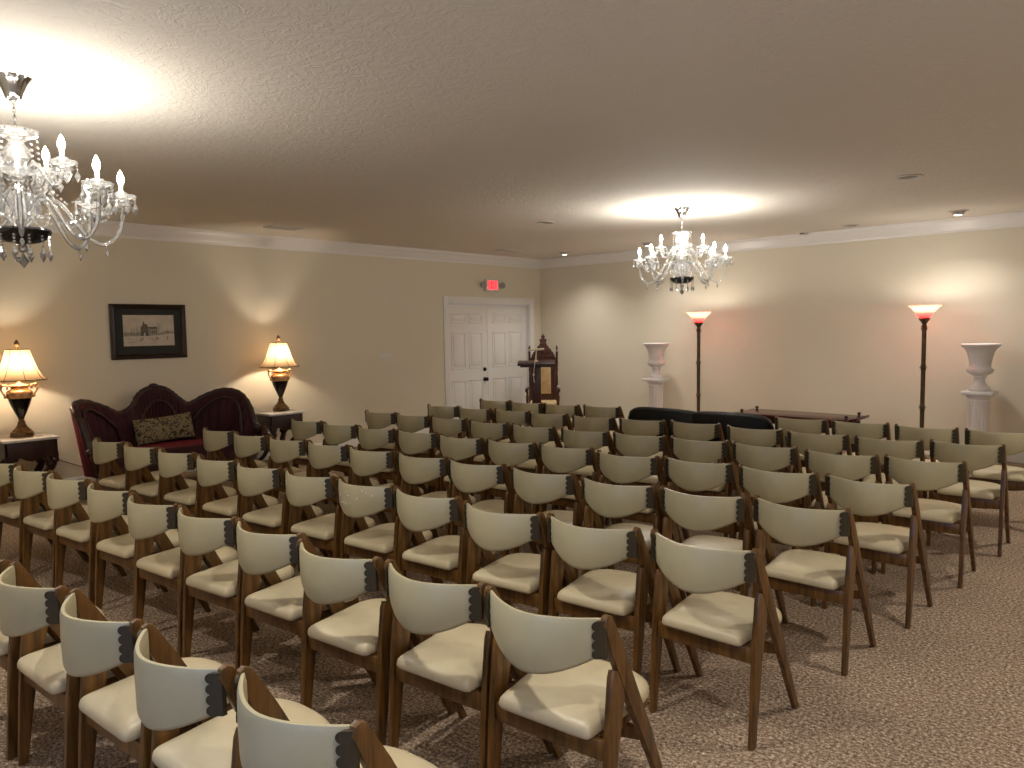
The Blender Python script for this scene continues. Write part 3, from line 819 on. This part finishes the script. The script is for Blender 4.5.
bm = B(); box(bm, 0, .006, -.105, .105, -.06, .06, .002); obj('plate', bm, M['plastic'], t, 40)
for k in range(4):
    bm = B(); box(bm, .006, .014, -.083+.046*k, -.073+.046*k, -.012, .012, .001); obj('toggle', bm, M['plastic'], t, 40)

t = thing('framed_picture', 'framed etching of a church in snow above the burgundy sofa', 'picture', (0.002, -6.755, 1.65))
hw, hh = .41, .305
bm = B()
FP = [(0, 0), (.022, 0), (.03, .012), (.024, .03), (.028, .042), (.014, .055), (0, .055)]   # (depth, inset)
loops = []
for d, ins in FP: loops.append([(d, -hw+ins, -hh+ins), (d, hw-ins, -hh+ins), (d, hw-ins, hh-ins), (d, -hw+ins, hh-ins)])
V = [[bm.verts.new(p) for p in L] for L in loops]
for a, b in zip(V, V[1:]+V[:1]):
    for k in range(4): bm.faces.new([a[k], a[(k+1) % 4], b[(k+1) % 4], b[k]])
obj('frame', bm, M['frame'], t, 25)
bm = B(); box(bm, .002, .006, -hw+.05, hw-.05, -hh+.05, hh-.05); obj('mat_board', bm, M['mat_board'], t, 0)
pw, ph = .275, .172; zc = .012
bm = B(); box(bm, .0062, .0075, -pw, pw, zc-ph, zc+ph, mi=0)
def art(p, mi, lay=0):
    q = [(-.275+a/540*.55, zc+ph-b/330*2*ph) for a, b in p]
    prism(bm, q, 'x', .0076+.0003*lay, .0079+.0003*lay, mi=mi)
# coordinates read on a 540 x 330 sheet
art([(0, 190), (60, 180), (120, 188), (170, 182), (370, 200), (430, 175), (480, 170), (540, 178), (540, 200), (430, 205), (370, 218), (170, 225), (0, 225)], 2)
art([(180, 130), (200, 112), (205, 80), (214, 62), (222, 84), (230, 100), (242, 92), (250, 105), (262, 130), (266, 225), (178, 225)], 1, 1)
art([(266, 140), (356, 138), (362, 150), (362, 212), (266, 222)], 2, 1)
art([(262, 128), (352, 124), (364, 150), (268, 148)], 1, 2)
for k in range(4): art([(280+20*k, 165), (288+20*k, 165), (288+20*k, 200), (280+20*k, 200)], 1, 2)
art([(212, 190), (226, 186), (228, 225), (212, 225)], 0, 2)
random.seed(3)
def tree(x, y, h):
    art([(x-3, y), (x-1, y-h), (x+1, y-h), (x+3, y)], 1, 2)
    for k in range(7):
        a = random.uniform(-1.1, 1.1); z = y-h*random.uniform(.4, .9); L = h*.35
        dx, dy = L*math.sin(a), -L*abs(math.cos(a)); art([(x, z), (x+dx, z+dy), (x+dx+2, z+dy), (x+3, z+1)], 2, 3)
for x, y, h in ((20, 220, 60), (85, 215, 60), (110, 220, 80), (140, 225, 90), (155, 215, 60), (372, 215, 110), (470, 195, 40)): tree(x, y, h)
for x, y in ((180, 275), (200, 268), (345, 262), (360, 268), (465, 262)):
    art([(x-5, y), (x-4, y-26), (x, y-34), (x+4, y-26), (x+6, y)], 1, 1)
for (x0, y0, x1, y1) in ((120, 272, 175, 276), (290, 268, 345, 273), (430, 276, 465, 265), (20, 250, 90, 256), (400, 195, 520, 190), (240, 250, 330, 256), (40, 285, 110, 290)):
    art([(x0, y0), (x1, y1), (x1, y1+5), (x0, y0+5)], 2, 1)
obj('print', bm, [M['paper'], M['ink_dark'], M['ink_mid']], t, 0)

# ------------------------------------------------------------------ lamp tables and table lamps
def lamp_table(label, x, y):
    t = thing('lamp_table', label, 'table', (x, y, 0), 0, 'marble-topped lamp tables')
    a = .235
    bm = B(); box(bm, -a, a, -a, a, .625, .65, .006); obj('marble_top', bm, M['marble'], t, 40)
    bm = B()
    ar = [(-.215, .622), (.215, .622), (.215, .42), (.20, .435), (.15, .47), (.10, .475), (.04, .44), (0, .43), (-.04, .44), (-.10, .475), (-.15, .47), (-.20, .435), (-.215, .42)]
    prism(bm, ar, 'x', .195, .215, .003); prism(bm, ar, 'x', -.215, -.195, .003)
    prism(bm, ar, 'y', -.215, -.197, .003); prism(bm, ar, 'y', .197, .215, .003)
    for sx in (-1, 1):
        for sy in (-1, 1): lathe(bm, [(.0, .395), (.010, .40), (.016, .42), (.016, .50)], 10, (sx*.205, sy*.205, 0))
    obj('carved_apron', bm, M['mahogany'], t, 40)
    for sx in (-1, 1):
        for sy in (-1, 1):
            pts = catmull([(sx*.13, sy*.13, .50), (sx*.15, sy*.15, .42), (sx*.17, sy*.17, .36), (sx*.12, sy*.12, .28), (sx*.10, sy*.10, .20), (sx*.14, sy*.14, .09), (sx*.19, sy*.19, .035)], 5)
            n = len(pts); rr = [.052-.02*abs(math.sin(PI*1.4*k/(n-1))) if k < n*.5 else .034-.012*(k/(n-1)) for k in range(n)]
            bm = B(); tube(bm, pts, rr, 12); ball(bm, (sx*.19, sy*.19, .028), .028); ball(bm, (sx*.165, sy*.165, .385), .05, 12, 8, (1, 1, .85)); obj('leg', bm, M['mahogany'], t, 60)
    bm = B(); lathe(bm, [(.0, .17), (.07, .175), (.08, .19), (.07, .205), (.03, .22), (.018, .26), (0, .27)], 20)
    for s in (-1, 1):
        tube(bm, [(-.12, s*-.12, .19), (0, 0, .19), (.12, s*.12, .19)], .014, 8)
    obj('stretcher', bm, M['mahogany'], t, 50)
    return t
lamp_table('marble-topped dark carved table right of the burgundy sofa', .40, -5.435)
lamp_table('marble-topped dark carved table left of the burgundy sofa, by the left edge', .40, -8.11)
def table_lamp(label, x, y):
    t = thing('table_lamp', label, 'lamp', (x, y, .65), 0, 'urn table lamps with pleated shades')
    z0 = .0
    bm = B(); lathe(bm, [(.10, .001), (.104, .012), (.098, .03), (.098, .042), (.085, .05), (.08, .06), (.055, .085), (.04, .11), (.03, .135), (.034, .145), (.022, .155), (.028, .17), (.02, .178)], 8)
    o = obj('base', bm, M['bronze'], t, 30)
    bm = B(); lathe(bm, [(.02, .172), (.028, .18), (.036, .20), (.058, .25), (.082, .31), (.096, .355), (.098, .372)], 36); obj('urn_body', bm, M['black_glaze'], t, 60)
    bm = B(); lathe(bm, [(.098, .370), (.108, .378), (.104, .39), (.110, .41), (.106, .435), (.094, .448), (.075, .458), (.070, .475), (.082, .485), (.084, .495), (.06, .505), (.03, .512), (.02, .52), (.014, .53), (.014, .60), (.006, .61)], 48, wave=(24, .012)); obj('urn_collar', bm, M['gilt'], t, 50)
    for s in (-1, 1):
        bm = B()
        p = catmull([(0, s*.096, .375), (0, s*.125, .41), (0, s*.15, .46), (0, s*.142, .495), (0, s*.112, .50), (0, s*.096, .48), (0, s*.108, .462)], 6)
        tube(bm, p, .0095, 8); ball(bm, (0, s*.14, .50), .017); ball(bm, (0, s*.118, .39), .016); obj('handle', bm, M['gilt'], t, 60)
    # pleated, flared, softly panelled shade
    bm = B(); n = 96; rings = []
    PR = [(.100, .842), (.112, .80), (.134, .73), (.165, .645), (.205, .575), (.238, .548)]
    def rad(r, a, k):   # eight panels sag between the ribs towards the rim
        return r*(1-.035*k*(1-abs(math.cos(4*a))**.8))
    cols = [[], []]
    for j, (r, z) in enumerate(PR):
        k = j/(len(PR)-1)
        for side, off in ((0, 0), (1, -.002)):
            cols[side].append([bm.verts.new((rad(r+off, 2*PI*i/n, k)*math.cos(2*PI*i/n), rad(r+off, 2*PI*i/n, k)*math.sin(2*PI*i/n), z)) for i in range(n)])
    for cset in cols[:1]:
        for a, b in zip(cset, cset[1:]):
            for i in range(n): bm.faces.new([a[i], a[(i+1) % n], b[(i+1) % n], b[i]])
    bmesh.ops.delete(bm, geom=[v for v in bm.verts if not v.link_faces], context='VERTS')
    sh = obj('lamp_shade', bm, M['shade'], t, 60)
    bm = B()
    for q in range(8):
        a = 2*PI*q/8; tube(bm, [((r+.002)*math.cos(a), (r+.002)*math.sin(a), z) for r, z in PR], .0028, 5)
    for r, z, k, rr in ((.100, .842, 0, .005), (.238, .548, 1, .005)):
        tube(bm, [((rad(r, 2*PI*i/96, k)+.001)*math.cos(2*PI*i/96), (rad(r, 2*PI*i/96, k)+.001)*math.sin(2*PI*i/96), z) for i in range(96)], rr, 6, True)
    obj('shade_trim', bm, M['shade_rib'], sh, 60)
    bm = B(); tube(bm, [(0, 0, .61), (0, 0, .86)], .004, 6)
    for q in range(4): tube(bm, [(0, 0, .845), (.099*math.cos(PI*q/2+.4), .099*math.sin(PI*q/2+.4), .842)], .002, 5)
    obj('harp', bm, M['bronze'], t, 40)
    bm = B(); lathe(bm, [(.006, .845), (.016, .85), (.010, .865), (.012, .87), (.021, .885), (.022, .90), (.012, .925), (0, .94)], 16); obj('finial', bm, M['bronze'], t)
    bm = B(); lathe(bm, [(.013, .61), (.014, .64), (.03, .675), (.032, .70), (.02, .725), (0, .732)], 16); obj('bulb', bm, M['bulb'], t)
    lamp('table_lamp_light', (0.045, 0, .70), LAMP_W, (255, 238, 215), .03, t)
    return t
LAMP_W = 8
table_lamp('urn table lamp with pleated cream shade on the table right of burgundy sofa', .35, -5.358)
table_lamp('urn table lamp with pleated cream shade at the left edge of the photo', .35, -8.12)
bm = B(); tube(bm, catmull([(.05, -7.862, .60), (.02, -7.86, .50), (.012, -7.853, .43), (.012, -7.72, .325), (.012, -7.55, .24), (.012, -7.443, .178), (.03, -7.40, .10), (.05, -7.36, .006), (.10, -7.2, .005)], 6), .004, 6)
tag(obj('power_cord', bm, M['cord'], None, 60), 'thin brown lamp cord running down the wall left of the burgundy sofa', 'cord')

# ------------------------------------------------------------------ burgundy sofa
t = thing('victorian_sofa', 'burgundy velvet victorian sofa with carved dark crest against the left wall', 'sofa', (.55, -6.8, 0))
ox, oy = .55, -6.8
K = [(.93, -7.71, .50), (.86, -7.75, .76), (.72, -7.77, .915), (.52, -7.62, .945), (.37, -7.39, .86), (.29, -7.22, .775), (.27, -7.08, .83), (.25, -7.0, .945), (.23, -6.92, 1.0), (.22, -6.83, 1.018), (.23, -6.73, 1.008), (.24, -6.65, .96), (.26, -6.57, .88), (.29, -6.47, .815), (.38, -6.32, .90), (.50, -6.16, .962), (.62, -6.035, .925), (.73, -5.98, .80), (.85, -5.965, .56)]
P = catmull([(x-ox, y-oy, z) for x, y, z in K], 8)
ctr = Vector((.35, 0, 0))
def inward(i):
    a = P[max(i-1, 0)]; b = P[min(i+1, len(P)-1)]; d = Vector((b.x-a.x, b.y-a.y, 0)).normalized()
    n_ = Vector((d.y, -d.x, 0))
    return n_ if n_.dot(ctr-Vector((P[i].x, P[i].y, 0))) > 0 else -n_
NZ = 9
inner, outer = [], []
for i, p in enumerate(P):
    nrm = inward(i); ri, ro = [], []
    lean = 1
    for j in range(NZ+1):
        f = j/NZ; z = p.z+(.24-p.z)*f
        base = Vector((p.x, p.y, 0))*(1-.10*f)
        ch = .010*math.cos(i*PI/2)  # vertical channelling
        puff = .05*math.sin(PI*min(1, f*1.15))
        a = base+nrm*(.035+puff+ch*(0 if f in (0, 1) else 1)); a.z = z; ri.append(a)
        b = base-nrm*.03; b.z = z; ro.append(b)
    inner.append(ri); outer.append(ro)
bm = B(); VI = [[bm.verts.new(p) for p in r] for r in inner]; VO = [[bm.verts.new(p) for p in r] for r in outer]
for i in range(len(P)-1):
    for j in range(NZ):
        bm.faces.new([VI[i][j], VI[i+1][j], VI[i+1][j+1], VI[i][j+1]]); bm.faces.new([VO[i][j], VO[i][j+1], VO[i+1][j+1], VO[i+1][j]])
    bm.faces.new([VI[i][0], VO[i][0], VO[i+1][0], VI[i+1][0]]); bm.faces.new([VI[i][NZ], VI[i+1][NZ], VO[i+1][NZ], VO[i][NZ]])
for e in (0, -1):
    for j in range(NZ): bm.faces.new([VI[e][j], VI[e][j+1], VO[e][j+1], VO[e][j]])
obj('upholstered_back', bm, M['velvet'], t, 60)
bm = B(); n = len(P)
tube(bm, [p+Vector((0, 0, .004)) for p in P], [.031+.006*math.sin(i*.9)**2 for i in range(n)], 10)
# carved crest: overlapping leaf lobes over the middle medallion
mid = 9*8
for k in range(-18, 19, 2):
    p = P[mid+k]; r = .030-.0007*abs(k); ball(bm, (p.x+.012, p.y, p.z+.018-.0003*abs(k)), r, 8, 6, (.7, 1.0, .9))
ball(bm, (P[mid].x+.02, P[mid].y, P[mid].z+.035), .034, 10, 8, (.6, 1.5, .8))
for q in (0, len(P)-1):
    p = P[q]; ball(bm, (p.x+.02, p.y, p.z-.01), .05, 12, 8)
obj('carved_crest_rail', bm, M['mahogany'], t, 60)
# medallion frames: carved mouldings around the centre and each wing, following the inner face
def onback(u, f):
    i = min(max(u, 0), len(P)-1.001); a = int(i); w = i-a; j = f*NZ; b = min(int(j), NZ-1); v = j-b
    q = (inner[a][b]*(1-w)+inner[a+1][b]*w)*(1-v)+(inner[a][b+1]*(1-w)+inner[a+1][b+1]*w)*v
    return q+inward(a)*.012
bm = B()
for u0, u1, lo_ in ((44, 100, .95), (104, 140, .95), (6, 35, .95)):
    pts = []
    for k in range(33):
        a = PI*(k/32)*1.0; u = (u0+u1)/2-(u1-u0)/2*math.cos(a); f = lo_-(lo_-(.17 if u0 == 44 else .10))*math.sin(a)**.55
        pts.append(onback(u, f))
    tube(bm, pts, .015, 8)
obj('medallion_moulding', bm, M['mahogany'], t, 60)
# seat
front = catmull([(.93, -7.66, 0), (.99, -7.45, 0), (.93, -7.15, 0), (.90, -6.83, 0), (.93, -6.5, 0), (.99, -6.2, 0), (.90, -5.98, 0)], 6)
backp = [(.80, -5.96), (.66, -6.02), (.50, -6.2), (.38, -6.4), (.30, -6.55), (.28, -6.84), (.30, -7.12), (.38, -7.3), (.55, -7.56), (.76, -7.68)]
loop = [(p.x-ox, p.y-oy) for p in front]+[(x-ox, y-oy) for x, y in backp]
bm = B(); cx = sum(p[0] for p in loop)/len(loop); cy = 0
closed_grid(bm, [[(cx+(x-cx)*s_, y*s_, z) for x, y in loop] for s_, z in ((.97, .30), (1, .32), (1.0, .40), (.985, .415), (.94, .426), (.8, .432), (.5, .436), (.1, .438))])
obj('seat', bm, M['velvet'], t, 60)
bm = B(); closed_grid(bm, [[(cx+(x-cx)*s_, y*s_, z) for x, y in loop] for s_, z in ((.95, .225), (1.0, .235), (1.012, .27), (1.0, .318), (.9, .322))])
for k in range(-2, 3): ball(bm, (.93-ox+.02, -.03+k*.06, .235), .04, 8, 6, (.5, 1.1, .8))
obj('seat_rail', bm, M['mahogany'], t, 50)
for (x, y, sx) in ((.93, -7.55, 1), (.93, -6.06, 1), (.40, -7.3, -1), (.40, -6.35, -1)):
    pts = catmull([(x-ox, y-oy, .25), (x-ox+.04*sx, y-oy, .20), (x-ox+.015*sx, y-oy, .10), (x-ox-.01*sx, y-oy, .05), (x-ox+.03*sx, y-oy, .018)], 5)
    bm = B(); tube(bm, pts, [.042-.022*min(1, k/12) for k in range(len(pts))], 10); obj('leg', bm, M['mahogany'], t, 60)
# right arm scroll
bm = B(); tube(bm, catmull([(.88-ox, -5.90-oy, .55), (.95-ox, -5.89-oy, .47), (1.0-ox, -5.89-oy, .455), (1.02-ox, -5.90-oy, .42), (.98-ox, -5.92-oy, .30)], 6), .035, 10)
tube(bm, catmull([(.93-ox, -7.70-oy, .52), (.98-ox, -7.70-oy, .47), (1.01-ox, -7.70-oy, .42), (.98-ox, -7.68-oy, .30)], 6), .033, 10)
obj('arm_scroll', bm, M['mahogany'], t, 60)
# pillow
bm = B(); rings = []
N = 14
for i in range(N+1):
    f = -1+2*i/N; e = max(0, 1-abs(f)**3)**.5
    loop = []
    for k in range(18):
        a = 2*PI*k/18; ca, sa = math.cos(a), math.sin(a)
        hz = .142*(1-.08*(1-abs(f)**2)); loop.append((.055*e*math.copysign(abs(ca)**1.2, ca)+.004*ca, .30*f*(1-.0*abs(sa)), hz*math.copysign(abs(sa)**.8, sa)))
    rings.append(loop)
closed_grid(bm, rings)
bm.transform(Matrix.Rotation(math.radians(-14), 4, 'Y') @ Matrix.Rotation(math.radians(4), 4, 'X'))
tag(obj('lumbar_pillow', bm, M['damask'], None, 60, (.475, -6.825, .595), math.radians(-4)), 'tan and black damask lumbar pillow propped on the burgundy sofa', 'pillow')

# ------------------------------------------------------------------ carved throne
t = thing('throne_chair', 'tall carved dark wood throne with tan back panel in the corner', 'chair', (.67, -.73, 0), math.radians(39))
t.scale = (.72, .9, .94)
W = M['throne_wood']
for s in (-1, 1):
    bm = B(); pr = [(.024, 0), (.03, .03), (.02, .08), (.026, .2), (.026, .45), (.02, .48), (.027, .52), (.018, .62), (.022, .80), (.018, .95), (.026, 1.0), (.02, 1.03), (.026, 1.10), (.026, 1.28), (.03, 1.29), (.03, 1.305), (.012, 1.32), (.010, 1.34), (.026, 1.36), (.028, 1.375), (.016, 1.39), (.018, 1.40), (.008, 1.42), (0, 1.43)]
    lathe(bm, pr, 14, (s*.315, 0, 0)); obj('back_post', bm, W, t, 40)
bm = B()
crest = [(-.29, 1.16), (-.29, 1.20), (-.265, 1.22), (-.265, 1.26), (-.235, 1.27), (-.235, 1.30), (-.19, 1.32), (-.18, 1.36), (-.135, 1.37), (-.125, 1.41), (-.085, 1.42), (-.085, 1.46), (-.055, 1.455), (-.075, 1.49), (-.085, 1.52), (-.06, 1.545), (-.03, 1.53), (-.03, 1.56), (-.05, 1.575), (-.03, 1.60), (-.012, 1.60), (0, 1.65)]
crest = crest+[(-x, z) for x, z in crest[::-1][1:]]
prism(bm, crest, 'y', -.018, .018, .004)
for k in range(-4, 5): ball(bm, (k*.055, -.022, 1.235+.0*k), .017, 8, 6)
for (x, z, r) in ((0, 1.33, .055), (0, 1.44, .03), (-.12, 1.30, .03), (.12, 1.30, .03), (0, 1.54, .02)): ball(bm, (x, -.02, z), r, 12, 8, (1, .35, 1))
box(bm, -.30, .30, -.035, .02, 1.145, 1.175, .004)
obj('carved_crest', bm, W, t, 40)
bm = B(); box(bm, -.295, -.17, -.018, .018, .42, 1.15); box(bm, .17, .295, -.018, .018, .42, 1.15); box(bm, -.17, .17, -.018, .018, .42, .57)
arch = [(-.17, 1.0)]+[(-.17+.17*(1-math.cos(PI*k/16)), 1.0+.13*math.sin(PI*k/16)) for k in range(1, 16)]+[(.17, 1.0), (.17, 1.15), (-.17, 1.15)]
prism(bm, arch, 'y', -.018, .018)
for x in (-.25, -.215, .215, .25): tube(bm, [(x, -.022, .62), (x, -.022, 1.10)], .008, 6)
obj('back_frame', bm, W, t, 30)
bm = B()
pad = [(-.165, .57), (.165, .57), (.165, 1.0)]+[(.165*math.cos(PI*k/16), 1.0+.125*math.sin(PI*k/16)) for k in range(1, 16)]+[(-.165, 1.0)]
prism(bm, pad, 'y', -.030, .012, .008); obj('back_panel', bm, M['tan_cloth'], t, 40)
bm = B(); box(bm, -.30, .30, -.56, -.02, .36, .46, .03); obj('seat', bm, M['tan_cloth'], t, 50)
bm = B(); box(bm, -.32, .32, -.58, .02, .28, .37, .008)
for k in range(-4, 5): ball(bm, (k*.07, -.58, .29), .025, 8, 6)
obj('seat_rail', bm, W, t, 40)
for s in (-1, 1):
    bm = B(); tube(bm, catmull([(s*.33, -.01, .70), (s*.345, -.2, .685), (s*.355, -.4, .67), (s*.36, -.52, .675)], 5), .026, 10); ball(bm, (s*.36, -.53, .67), .04, 10, 8, (.9, 1, 1)); obj('armrest', bm, W, t, 50)
    bm = B(); box(bm, s*.35-.03, s*.35+.03, -.46, -.12, .695, .725, .012); obj('arm_pad', bm, M['silver'], t, 50)
    bm = B(); lathe(bm, [(.03, 0), (.034, .03), (.02, .07), (.03, .16), (.034, .28), (.034, .37), (.022, .40), (.03, .47), (.036, .54), (.022, .60), (.028, .65)], 14, (s*.345, -.50, 0)); obj('front_leg', bm, W, t, 40)

# ------------------------------------------------------------------ lectern with a microphone
t = thing('lectern', 'dark wooden lectern with slab top standing in front of the carved throne', 'lectern', (1.06, -1.35, 0), math.radians(40))
bm = B(); prism(bm, [(-.17, 1.045), (-.17, 1.075), (-.15, 1.085), (.15, 1.115), (.17, 1.11), (.17, 1.07)], 'x', -.29, .29, .006)
prism(bm, [(-.13, 1.02), (-.13, 1.055), (.13, 1.08), (.13, 1.02)], 'x', -.25, .25); obj('slanted_top', bm, M['mahogany'], t, 40)
bm = B(); box(bm, -.07, .07, -.10, .10, .08, 1.03, .006); box(bm, -.045, .045, -.106, -.10, .2, .9, .003); obj('column', bm, M['mahogany'], t, 40)
bm = B(); box(bm, -.26, .24, -.20, .20, 0, .05, .01); box(bm, -.18, .16, -.16, .16, .05, .085, .008); obj('base', bm, M['mahogany'], t, 40)
t = thing('microphone', 'white microphone on a thin stem with hanging cord on the lectern', 'microphone', (1.06, -1.35, 1.11), math.radians(40))
bm = B(); tube(bm, [(0, 0, 0), (0, 0, .165)], .006, 8); lathe(bm, [(.03, -.01), (.03, .008), (.008, .012)], 16); obj('stem', bm, M['mic'], t)
bm = B(); tube(bm, [(-.13, 0, .175), (-.06, 0, .178), (.08, 0, .184), (.125, 0, .186)], [.012, .014, .017, .014], 10); obj('microphone_head', bm, M['mic'], t)
bm = B(); tube(bm, catmull([(0, -.012, .165), (-.01, -.05, .06), (-.02, -.215, -.03), (-.04, -.22, -.20), (-.03, -.22, -.32)], 6), .005, 6); ball(bm, (-.04, -.22, -.20), .014, 8, 6, (1, 1, 1.6)); obj('cord', bm, M['mic'], t)

# ------------------------------------------------------------------ world and camera
w = bpy.data.worlds.new('dim_outside'); sc.world = w; w.use_nodes = True
w.node_tree.nodes['Background'].inputs[0].default_value = (.5, .62, .9, 1); w.node_tree.nodes['Background'].inputs[1].default_value = .3

cam = bpy.data.cameras.new('camera'); co = bpy.data.objects.new('camera', cam); C.objects.link(co)
cam.sensor_width = 36; cam.lens = 26.0758; cam.clip_start = .05
A = [(0.730879, 0.682336, -0.015285), (-0.039127, 0.064248, 0.997167), (0.681385, -0.72821, 0.073656)]
m4 = Matrix(((A[0][0], A[1][0], A[2][0], 8.70665), (A[0][1], A[1][1], A[2][1], -10.08701), (A[0][2], A[1][2], A[2][2], 1.61352), (0, 0, 0, 1)))
co.matrix_world = m4
sc.camera = co
